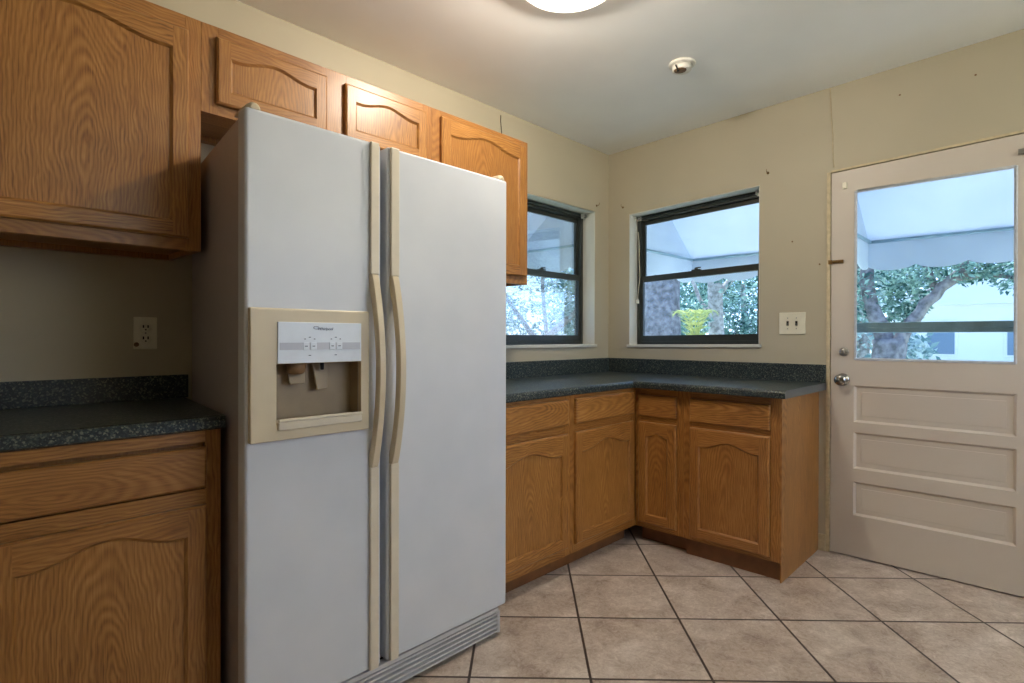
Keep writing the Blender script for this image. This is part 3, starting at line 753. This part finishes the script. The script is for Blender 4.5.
# handle trims and grips
def handle(xc, wd, parent, lab):
    zt_, zg1, zg0, zb_ = 1.762, 1.352, .754, .124
    ys = -.764
    for za, zb in ((zg1, zt_), (zb_, zg0)):
        s = MB(); s.box(FX(xc - wd / 2), FX(xc + wd / 2), FY(ys - .012), FY(ys), za, zb); s.build('handle_trim', CREAM_L, parent, .003)
    s = MB(); rings = []; N = 36
    for k in range(N + 1):
        q = k / N; z = zg1 + (zg0 - zg1) * q
        bow = math.sin(PI * q) ** 0.85 * .045
        e0 = max(0.0, 1 - min(q, 1 - q) / .13)          # solid feet at both ends
        yfr = ys - .012 - bow
        thick = .020 + (bow + 0.012 - .020 if e0 > 0 else 0) * min(1, e0 * 1.2)
        thick = max(.012, thick)
        ybk = min(ys, yfr + thick)
        h2 = wd / 2 * (1.0 - 0.10 * math.sin(PI * q))
        ring = [(FX(xc - h2), FY(ybk), z), (FX(xc - h2), FY(yfr + .006), z), (FX(xc - h2 * .7), FY(yfr), z), (FX(xc + h2 * .7), FY(yfr), z), (FX(xc + h2), FY(yfr + .006), z), (FX(xc + h2), FY(ybk), z)]
        rings.append(ring)
    s.loft(rings, 0, smooth=True)
    g = s.build('handle_grip', CREAM, parent, 0)
    g.modifiers.new('edges', 'EDGE_SPLIT').split_angle = math.radians(50)
handle(-2.409, .030, dl, 'l'); handle(-2.335, .031, dr_, 'r')
# hinge caps
for xa, par in ((-2.766, dl), (-1.840, dr_)):
    s = MB(); rings = []
    for y, r in ((-.762, .55), (-.758, .8), (-.750, .95), (-.735, 1), (-.70, 1), (-.66, .9)):
        rings.append([(FX(xa + .019 * r * math.cos(q)), FY(y), 1.7635 + .021 * r * math.sin(q)) for q in [PI * k / 12 for k in range(13)]])
    s.loft(rings, 0, smooth=True)
    s.build('hinge_cap', CREAM, par)
# base grille
s = MB()
for k in range(5):
    z = .020 + k * .0165
    s.hexa([(FX(-2.780), FY(-.752), z), (FX(-1.852), FY(-.752), z), (FX(-1.852), FY(-.735), z + .004), (FX(-2.780), FY(-.735), z + .004)],
           [(FX(-2.780), FY(-.752), z + .007), (FX(-1.852), FY(-.752), z + .007), (FX(-1.852), FY(-.735), z + .009), (FX(-2.780), FY(-.735), z + .009)])
s.box(FX(-1.852), FX(-1.838), FY(-.752), FY(-.70), .016, .10).box(FX(-2.786), FX(-2.780), FY(-.752), FY(-.70), .016, .10)
s.box(FX(-2.78), FX(-1.852), FY(-.758), FY(-.73), .102, .116)
s.build('base_grille', GREYP, fr, .0015)
s = MB(); s.box(FX(-2.775), FX(-1.85), FY(-.734), FY(-.700), .012, .102); s.build('grille_backing', BLACK, fr)
for x in (-2.74, -1.87):
    for y in (-.66, -.10):
        s = MB(); s.lathe([(.022, 0), (.022, .012), (.010, .014), (.010, .036)], (FX(x + (.07 if (x < -2.5 and y > -.3) else 0)), FY(y), 0), 'z', 16); s.build('levelling_foot', BLACK, fr)

# ------------------------------------------------------------------ ceiling lamp, smoke detector base
lamp = empty('ceiling_lamp', (LAMP[0], LAMP[1], HC(LAMP[1]) - .001), 0, 'round flush white glass ceiling lamp, lit, above the refrigerator front', 'lamp')
s = MB(); s.lathe([(.0, 0), (.184, 0), (.188, -.004), (.188, -.038), (.184, -.038), (.182, -.008), (.0, -.006)], (0, 0, 0), 'z', 40); s.build('lamp_base', WPLAST, lamp)
m = bpy.data.materials.new('lit_frosted_glass'); m.use_nodes = True
n = m.node_tree.nodes; l = m.node_tree.links; n.clear()
o_ = n.new('ShaderNodeOutputMaterial'); e_ = n.new('ShaderNodeEmission'); t_ = n.new('ShaderNodeBsdfTransparent'); ad = n.new('ShaderNodeMixShader')
e_.inputs[0].default_value = (1, .90, .74, 1); e_.inputs[1].default_value = 3.0
t_.inputs[0].default_value = (1, 1, 1, 1); ad.inputs[0].default_value = .4
l.new(t_.outputs[0], ad.inputs[1]); l.new(e_.outputs[0], ad.inputs[2]); l.new(ad.outputs[0], o_.inputs[0])
s = MB(); prof = [(.196 * math.cos(q), -.030 - .072 * math.sin(q)) for q in [PI / 2 * k / 10 for k in range(11)]]
prof[-1] = (0.0005, prof[-1][1])
s.lathe([(.192, -.026)] + prof, (0, 0, 0), 'z', 48); s.build('lamp_shade', m, lamp)
bulb = add_light('bulb', 'POINT', (0, 0, -.060), 36.0, (1.0, .91, .78), shadow_soft_size=.03); bulb.parent = lamp

sd = empty('smoke_detector', (-0.825, -0.985, HC(-0.985)), 0, 'small round broken smoke detector base with brown stains on the ceiling', 'smoke detector')
s = MB(); s.lathe([(.0, 0), (.062, 0), (.064, -.006), (.060, -.012), (.0, -.012)], (0, 0, 0), 'z', 36); s.build('mount_plate', DIRTYW, sd)
s = MB(); s.lathe([(.0, -.012), (.046, -.012), (.046, -.030), (.040, -.034), (.0, -.034)], (0.006, 0.004, 0), 'z', 32); s.build('housing', DIRTYW, sd)
s = MB(); s.lathe([(.0, -.034), (.030, -.034), (.028, -.037), (.0, -.037)], (-.008, .006, 0), 'z', 24); s.build('stained_centre', BROWNP, sd)
s = MB(); s.tube([(-.050, .008, -.020), (-.044, .002, -.040), (-.030, .006, -.046), (-.018, .010, -.038)], .0035, 6); s.build('loose_wire', BLACK, sd)

# ------------------------------------------------------------------ switches, socket, hooks, cables
def plate(name, loc, rz, w, h, label, cat):
    t = empty(name, loc, rz, label, cat)
    s = MB(); s.box(-w / 2, w / 2, -.006, 0, -h / 2, h / 2); s.build('cover_plate', IVORY, t, .0025, 2)
    return t
t = plate('light_switch', (0, -1.2365, 1.239), -PI / 2, .138, .123, 'ivory double light switch plate between the right-hand window and the door', 'switch')
for x in (-.023, .023):
    s = MB(); s.box(x - .006, x + .006, -.0068, -.0055, -.013, .013); s.build('switch_slot', DARK, t)
    s = MB(); s.hexa([(x - .004, -.006, -.010), (x + .004, -.006, -.010), (x + .004, -.006, .002), (x - .004, -.006, .002)], [(x - .003, -.018, -.012), (x + .003, -.018, -.012), (x + .003, -.018, -.005), (x - .003, -.018, -.005)])
    s.build('toggle', BRONZE, t, .0008)
    for z in (.030, -.030):
        s = MB(); s.lathe([(.0035, -.006), (.003, -.0075), (.0, -.0078)], (x, 0, z), 'y', 10); s.build('screw', STEEL, t)
t = plate('wall_socket', (-2.847, 0, 1.170), 0, .071, .112, 'ivory wall socket with brown scorch above the short worktop left of the refrigerator', 'socket')
for z in (.020, -.020):
    s = MB(); s.lathe([(.017, -.006), (.017, -.0085), (.016, -.009), (.0, -.009)], (0, 0, z), 'y', 24); r_ = s.build('receptacle', IVORY, t)
    s = MB()
    for x in (-.007, .007): s.box(x - .0022, x + .0022, -.0096, -.0088, z - .002, z + .008)
    s.lathe([(.0028, -.0096), (.0028, -.0088)], (0, 0, z - .008), 'y', 10)
    s.build('slots', DARK, r_)
s = MB(); s.lathe([(.003, -.006), (.003, -.0075), (.0, -.0078)], (0, 0, 0), 'y', 10); s.build('screw', STEEL, t)
s = MB(); s.lathe([(.008, -.0061), (.006, -.0066), (.0, -.0068)], (-.027, 0, -.040), 'y', 12); q = s.build('scorch_mark', BROWNP, t)

def hook(loc, rz, label, group=None):
    t = empty('curtain_hook', loc, rz, label, 'hook', group)
    s = MB(); s.lathe([(.0075, 0), (.0075, -.003), (.003, -.006), (.0, -.006)], (0, 0, 0), 'y', 12); s.build('hook_base', BRASS, t)
    s = MB(); s.tube([(0, -.003, 0), (0, -.016, 0), (0, -.024, .004), (0, -.026, .012), (0, -.022, .016)], .0018, 6); s.build('hook_wire', BRASS, t)
hook((-0.150, 0, 2.078), 0, 'brass curtain hook on the left wall beside the inner corner')
hook((0, -.120, 2.072), -PI / 2, 'brass curtain hook on the right wall just left of the window')
hook((0, -1.101, 2.114), -PI / 2, 'brass curtain hook on the right wall just right of the window')
def nail(loc, label, rz=-PI / 2):
    s = MB(); s.lathe([(.004, 0), (.0045, -.002), (.003, -.004), (.0, -.0045)], (0, 0, 0), 'y', 10)
    o = s.build('wall_nail', BROWNP); o.location = loc; o.rotation_euler = (0, 0, rz); tag(o, label, 'nail')
nail((0, -1.736, 2.375), 'nail head high above the glazed door, left of the other')
nail((0, -2.028, 2.380), 'nail head high above the glazed door, right of the other')
nail((0, -1.235, 1.700), 'nail head in the wall above the light switch')
nail((0, -1.375, 1.560), 'nail head in the wall close to the door jamb beside the brass bolt')
s = MB(); s.tube([(-.002, -1.424, HC(-1.42) - .004), (-.003, -1.430, 2.35), (-.002, -1.437, 2.25), (-.002, -1.438, 2.15), (-.003, -1.444, 2.072)], .0018, 6)
o = s.build('wall_cable', JAMB); tag(o, 'thin beige cable running from the ceiling down to the door corner', 'cable')
s = MB(); s.tube([(-1.095, -.002, H - .03), (-1.098, -.004, 2.40), (-1.090, -.004, 2.34), (-1.086, -.003, 2.27)], .0022, 6)
o = s.build('wall_cable', DARK); tag(o, 'short dark cable on the wall above the tall wall cabinet by the window', 'cable')

# ------------------------------------------------------------------ outside
s = MB(); s.box(-30, 60, -40, 50, -.45, -.30); tag(s.build('ground', GRASS), kind='structure')
s = MB(); s.box(T, 1.6, -3.2, 0.4, -.30, -.06); tag(s.build('path', STUCCO), kind='structure')

def awning(loc, rz, w, zt, zh, dep, label):
    """local x along the wall 0..w, y outward (+), z world heights; scalloped valance on three sides"""
    t = empty('awning', loc, rz, label, 'awning', 'white canvas awnings outside')
    th = .004; dv = .165
    s = MB(); N = 14
    def slab(q, n):
        n = Vector(n).normalized() * th
        s.hexa([Vector(p) for p in q], [Vector(p) + n for p in q])
    slab([(0, 0, zt), (w, 0, zt), (w, dep, zh), (0, dep, zh)], (0, zt - zh, dep)); s.build('canopy', CANVAS, t)
    for x in (0, w):
        s = MB(); q = th if x == 0 else -th
        s.loft([[(x, 0, zt), (x, dep, zh), (x, 0, zh)], [(x + q, 0, zt), (x + q, dep, zh), (x + q, 0, zh)]], 0, smooth=False); s.build('side_wing', CANVAS, t)
    s = MB()
    def val(p0, p1, nn, sc):
        p0, p1 = Vector(p0), Vector(p1); d_ = (p1 - p0); nv = Vector((d_.y, -d_.x, 0)).normalized() * th
        a = []; 
        for k in range(nn * 8 + 1):
            u = k / (nn * 8); p = p0 + d_ * u; drop = dv + sc * abs(math.sin(PI * u * nn)) ** .7
            a.append((p, drop))
        for (p, dr1), (q, dr2) in zip(a[:-1], a[1:]):
            z_ = Vector((0, 0, 1))
            s.hexa([p - z_ * dr1, q - z_ * dr2, q - z_ * dr2 + nv, p - z_ * dr1 + nv], [p, q, q + nv, p + nv])
    val((0, dep, zh), (w, dep, zh), 4, .03); val((0, 0, zh), (0, dep, zh), 3, .03); val((w, 0, zh), (w, dep, zh), 3, .03)
    s.build('valance', CANVAS, t)
    s = MB(); r = .011
    s.tube([(.02, .01, zh), (.02, dep - .02, zh)], r, 8).tube([(w - .02, .01, zh), (w - .02, dep - .02, zh)], r, 8).tube([(.0, dep - .02, zh), (w, dep - .02, zh)], r, 8)
    s.build('frame_bar', STORM, t)
    return t
# local y out of the house: left wall -> +y ; right wall -> +x
awning((-1.15, T + .002, 0), 0, 1.25, 2.52, 1.870, .85, 'white canvas awning outside the left-hand window')
awning((T + .002, -0.12, 0), -PI / 2, 1.06, 2.52, 1.803, .90, 'white canvas awning outside the right-hand window')
awning((T + .002, -1.39, 0), -PI / 2, 1.06, 2.52, 1.803, .90, 'white canvas awning outside the glazed door')
# right-wall awnings: rotate so local y points to +x
for o in list(C.objects):
    if o.name.startswith('awning') and o.location.x > 0:
        o.rotation_euler = (0, 0, -PI / 2)

def leaves(nl, blobs, size, rng):
    s = MB()
    for _ in range(nl):
        c, r = rng.choice(blobs)
        while True:
            p = Vector((rng.uniform(-1, 1), rng.uniform(-1, 1), rng.uniform(-1, 1)))
            if .25 < p.length < 1: break
        p = Vector(c) + Vector((p.x * r[0], p.y * r[1], p.z * r[2]))
        a = Vector((rng.gauss(0, 1), rng.gauss(0, 1), rng.gauss(0, .7))).normalized(); b = a.cross(Vector((rng.gauss(0, 1), rng.gauss(0, 1), rng.gauss(0, 1)))).normalized()
        k = size * rng.uniform(.6, 1.3); up = a.cross(b) * k * .15
        s.face([p, p + a * k * .5 + b * k * .22 + up, p + a * k, p + a * k * .5 - b * k * .22 + up])
    return s
def tree(name, loc, trunk, branches, blobs, nl, size, lm, bm_, label, cat='tree', group=None):
    """trunk: list of (x,y,z,r) local; branches: list of such lists"""
    rng = random.Random(hash(label) % 1000 if False else len(label) * 17 + nl)
    t = empty(name, loc, 0, label, cat, group)
    s = MB()
    def rough(tr, nseg):
        pts = [Vector(q[:3]) for q in tr]; out = []; rr = []
        for i in range(len(pts) - 1):
            for k in range(4):
                u = k / 4; out.append(pts[i].lerp(pts[i + 1], u) + Vector((rng.gauss(0, .012), rng.gauss(0, .012), 0))); rr.append((tr[i][3] * (1 - u) + tr[i + 1][3] * u) * rng.uniform(.95, 1.05))
        out.append(pts[-1]); rr.append(tr[-1][3]); s.tube(out, rr, nseg)
    rough(trunk, 14)
    for b in branches: rough(b, 9)
    s.build('trunk', bm_, t)
    if nl: leaves(nl, blobs, size, rng).build('foliage', lm, t, recalc=False)
    return t
G = -.30
CX, CY = -3.3527, -2.2785
def at(px, dist, dz=0.0):
    """a spot on the ground seen at image column px, dist metres from where the photographer stands"""
    a = _yaw - math.atan((px - 512) / 555.45)
    return (CX + dist * math.cos(a), CY + dist * math.sin(a), G + dz)
def blobs_ring(rng, n, R, z0, z1, r):
    return [((rng.uniform(-R, R), rng.uniform(-R, R), rng.uniform(z0, z1)), (r * rng.uniform(.7, 1.2),) * 2 + (r * rng.uniform(.5, .9),)) for _ in range(n)]
rg = random.Random(3)
tree('oak_tree', at(661, 8.0), [(0, 0, 0, .34), (0, 0, .8, .27), (.03, 0, 2.4, .25), (.15, .05, 4.2, .16)], [[(0, 0, 2.6, .12), (.7, .5, 3.4, .08), (1.2, .8, 4.2, .04)]],
     [((1.0 + b[0][0], -.3 + b[0][1], b[0][2]), b[1]) for b in blobs_ring(rg, 6, .7, 3.9, 4.9, .7)], 2500, .14, LEAF_A, BARK, 'thick-trunked tree outside the left part of the right-hand window')
tree('oak_tree', at(716, 11.5), [(0, 0, 0, .20), (0, 0, 1.5, .15), (-.1, 0, 3.4, .12), (0, .1, 5, .08)], [[(-.05, 0, 2.2, .07), (.9, -.5, 3.3, .04)], [(-.05, 0, 1.7, .05), (.2, .7, 2.8, .03)]],
     blobs_ring(rg, 12, 1.3, 1.7, 4.6, .7), 3400, .12, LEAF_A, BARK_L, 'slim pale-trunked tree outside the middle of the right-hand window')
tree('oak_tree', at(889, 9.0), [(0, 0, 0, .24), (0, .02, 1.0, .19), (.0, .0, 1.45, .20)],
     [[(0, .02, 1.35, .12), (-.03, .20, 1.9, .09), (-.05, .30, 3.2, .07)], [(0, -.02, 1.3, .10), (.0, -.34, 1.8, .07), (.0, -.66, 2.2, .07), (.05, -1.1, 2.7, .05), (.1, -1.7, 3.1, .03)], [(0, -.5, 2.0, .05), (.2, -.2, 3.0, .03)],
      [(0.0, -.66, 2.2, .045), (.1, -1.0, 2.25, .03), (.1, -1.5, 2.1, .015)]],
     [((0, .45, 2.1), (.4, .35, .5)), ((.1, -.25, 2.3), (.4, .4, .25)), ((.1, -.8, 2.35), (.4, .4, .22)), ((.1, -1.3, 2.3), (.4, .4, .3)), ((.4, -.1, 1.95), (.2, .3, .35)), ((.1, .7, 1.7), (.4, .25, .5)), ((0, -.3, 3.5), (1.1, 1.1, .5))],
     5200, .08, LEAF_A, BARK, 'forked tree with a slanting bough seen through the glazed door')
for px, dist, R_, nl_, kind, lab in ((542, 9.2, 1.3, 8000, 0, 'pale feathery tree filling the view through the left-hand window'), (588, 21, 2.0, 6000, 1, 'tall tree far behind the feathery one by the inner corner'),
                            (745, 22, 2.2, 6500, 1, 'leafy tree far off in the right part of the right-hand window'), (668, 17.0, 1.5, 4500, 1, 'leafy tree behind the thick trunk outside the right-hand window'),
                            (862, 14.5, 1.3, 3600, 0, 'leafy tree behind the left edge of the glazed door')):
    k_ = .3 if dist < 12 else 1.0
    tree('garden_tree', at(px, dist), [(0, 0, 0, .16 * k_), (.1, 0, 1.5, .12 * k_), (0, .1, 3.4, .08 * k_)], [[(.05, 0, 1.4, .06), (.6, -.7, 2.2, .04), (.9, -1.2, 2.6, .02)], [(.05, 0, 1.2, .05), (-.5, .6, 2.4, .03), (-.7, 1.1, 2.8, .02)]],
         blobs_ring(rg, 20, R_ * .75, .9, 4.4, R_ * .45), nl_, .085 if dist < 12 else .18, LEAF_B if kind == 0 else LEAF_A, BARK_L, lab)
# palm
pl = empty('palm', at(695, 6.8), 0, 'yellowish palm beside the thick tree trunk outside the right-hand window', 'palm')
s = MB(); rng = random.Random(5)
s.tube([(0, 0, 0), (0, 0, .7), (.02, 0, 1.36)], [.09, .07, .06], 10); s.build('stem', BARK_L, pl)
for k in range(9):
    s = MB(); a = 2 * PI * k / 9 + rng.uniform(-.2, .2); ln = rng.uniform(.16, .30); pts = []
    for i in range(11):
        u = i / 10; pts.append(Vector((math.cos(a) * ln * u, math.sin(a) * ln * u, 1.36 + 1.0 * u - .62 * u * u)))
    s.tube(pts, [.010 * (1 - .8 * i / 10) for i in range(11)], 5)
    side = Vector((-math.sin(a), math.cos(a), 0)); 
    for i in range(1, 11):
        for sg in (-1, 1):
            p = pts[i]; f = (pts[i] - pts[i - 1]).normalized(); q = (side * sg * .8 + f * .7 - Vector((0, 0, .25))).normalized() * .18 * (1 - .5 * i / 10)
            s.face([p - f * .012, p + f * .012, p + q])
    s.build('frond', LEAF_Y, pl, recalc=False)
# white house across the street
hs = empty('house', (18.0, -1.2, G), 0, 'white house with a pale gabled roof across the lawn beyond the glazed door', 'house')
s = MB(); s.box(0, 8, -4.6, 2.5, 0, 2.5); s.build('wall', STUCCO, hs)
s = MB(); s.loft([[(-.5, -5.2, 2.45), (-.5, -1.05, 3.9), (-.5, 3.1, 2.45)], [(8.4, -5.2, 2.45), (8.4, -1.05, 3.9), (8.4, 3.1, 2.45)]], 0, smooth=False); s.build('roof', ROOFM, hs)
for y in (-3.4, -.55, 1.3):
    s = MB(); s.box(-.05, .0, y - .4, y + .4, .9, 2.0); f_ = s.build('window', STUCCO, hs, .01)
    s = MB(); s.box(-.07, -.05, y - .33, y + .33, .97, 1.93); s.build('pane', DKGLASS, f_)

bpy.context.view_layer.update()
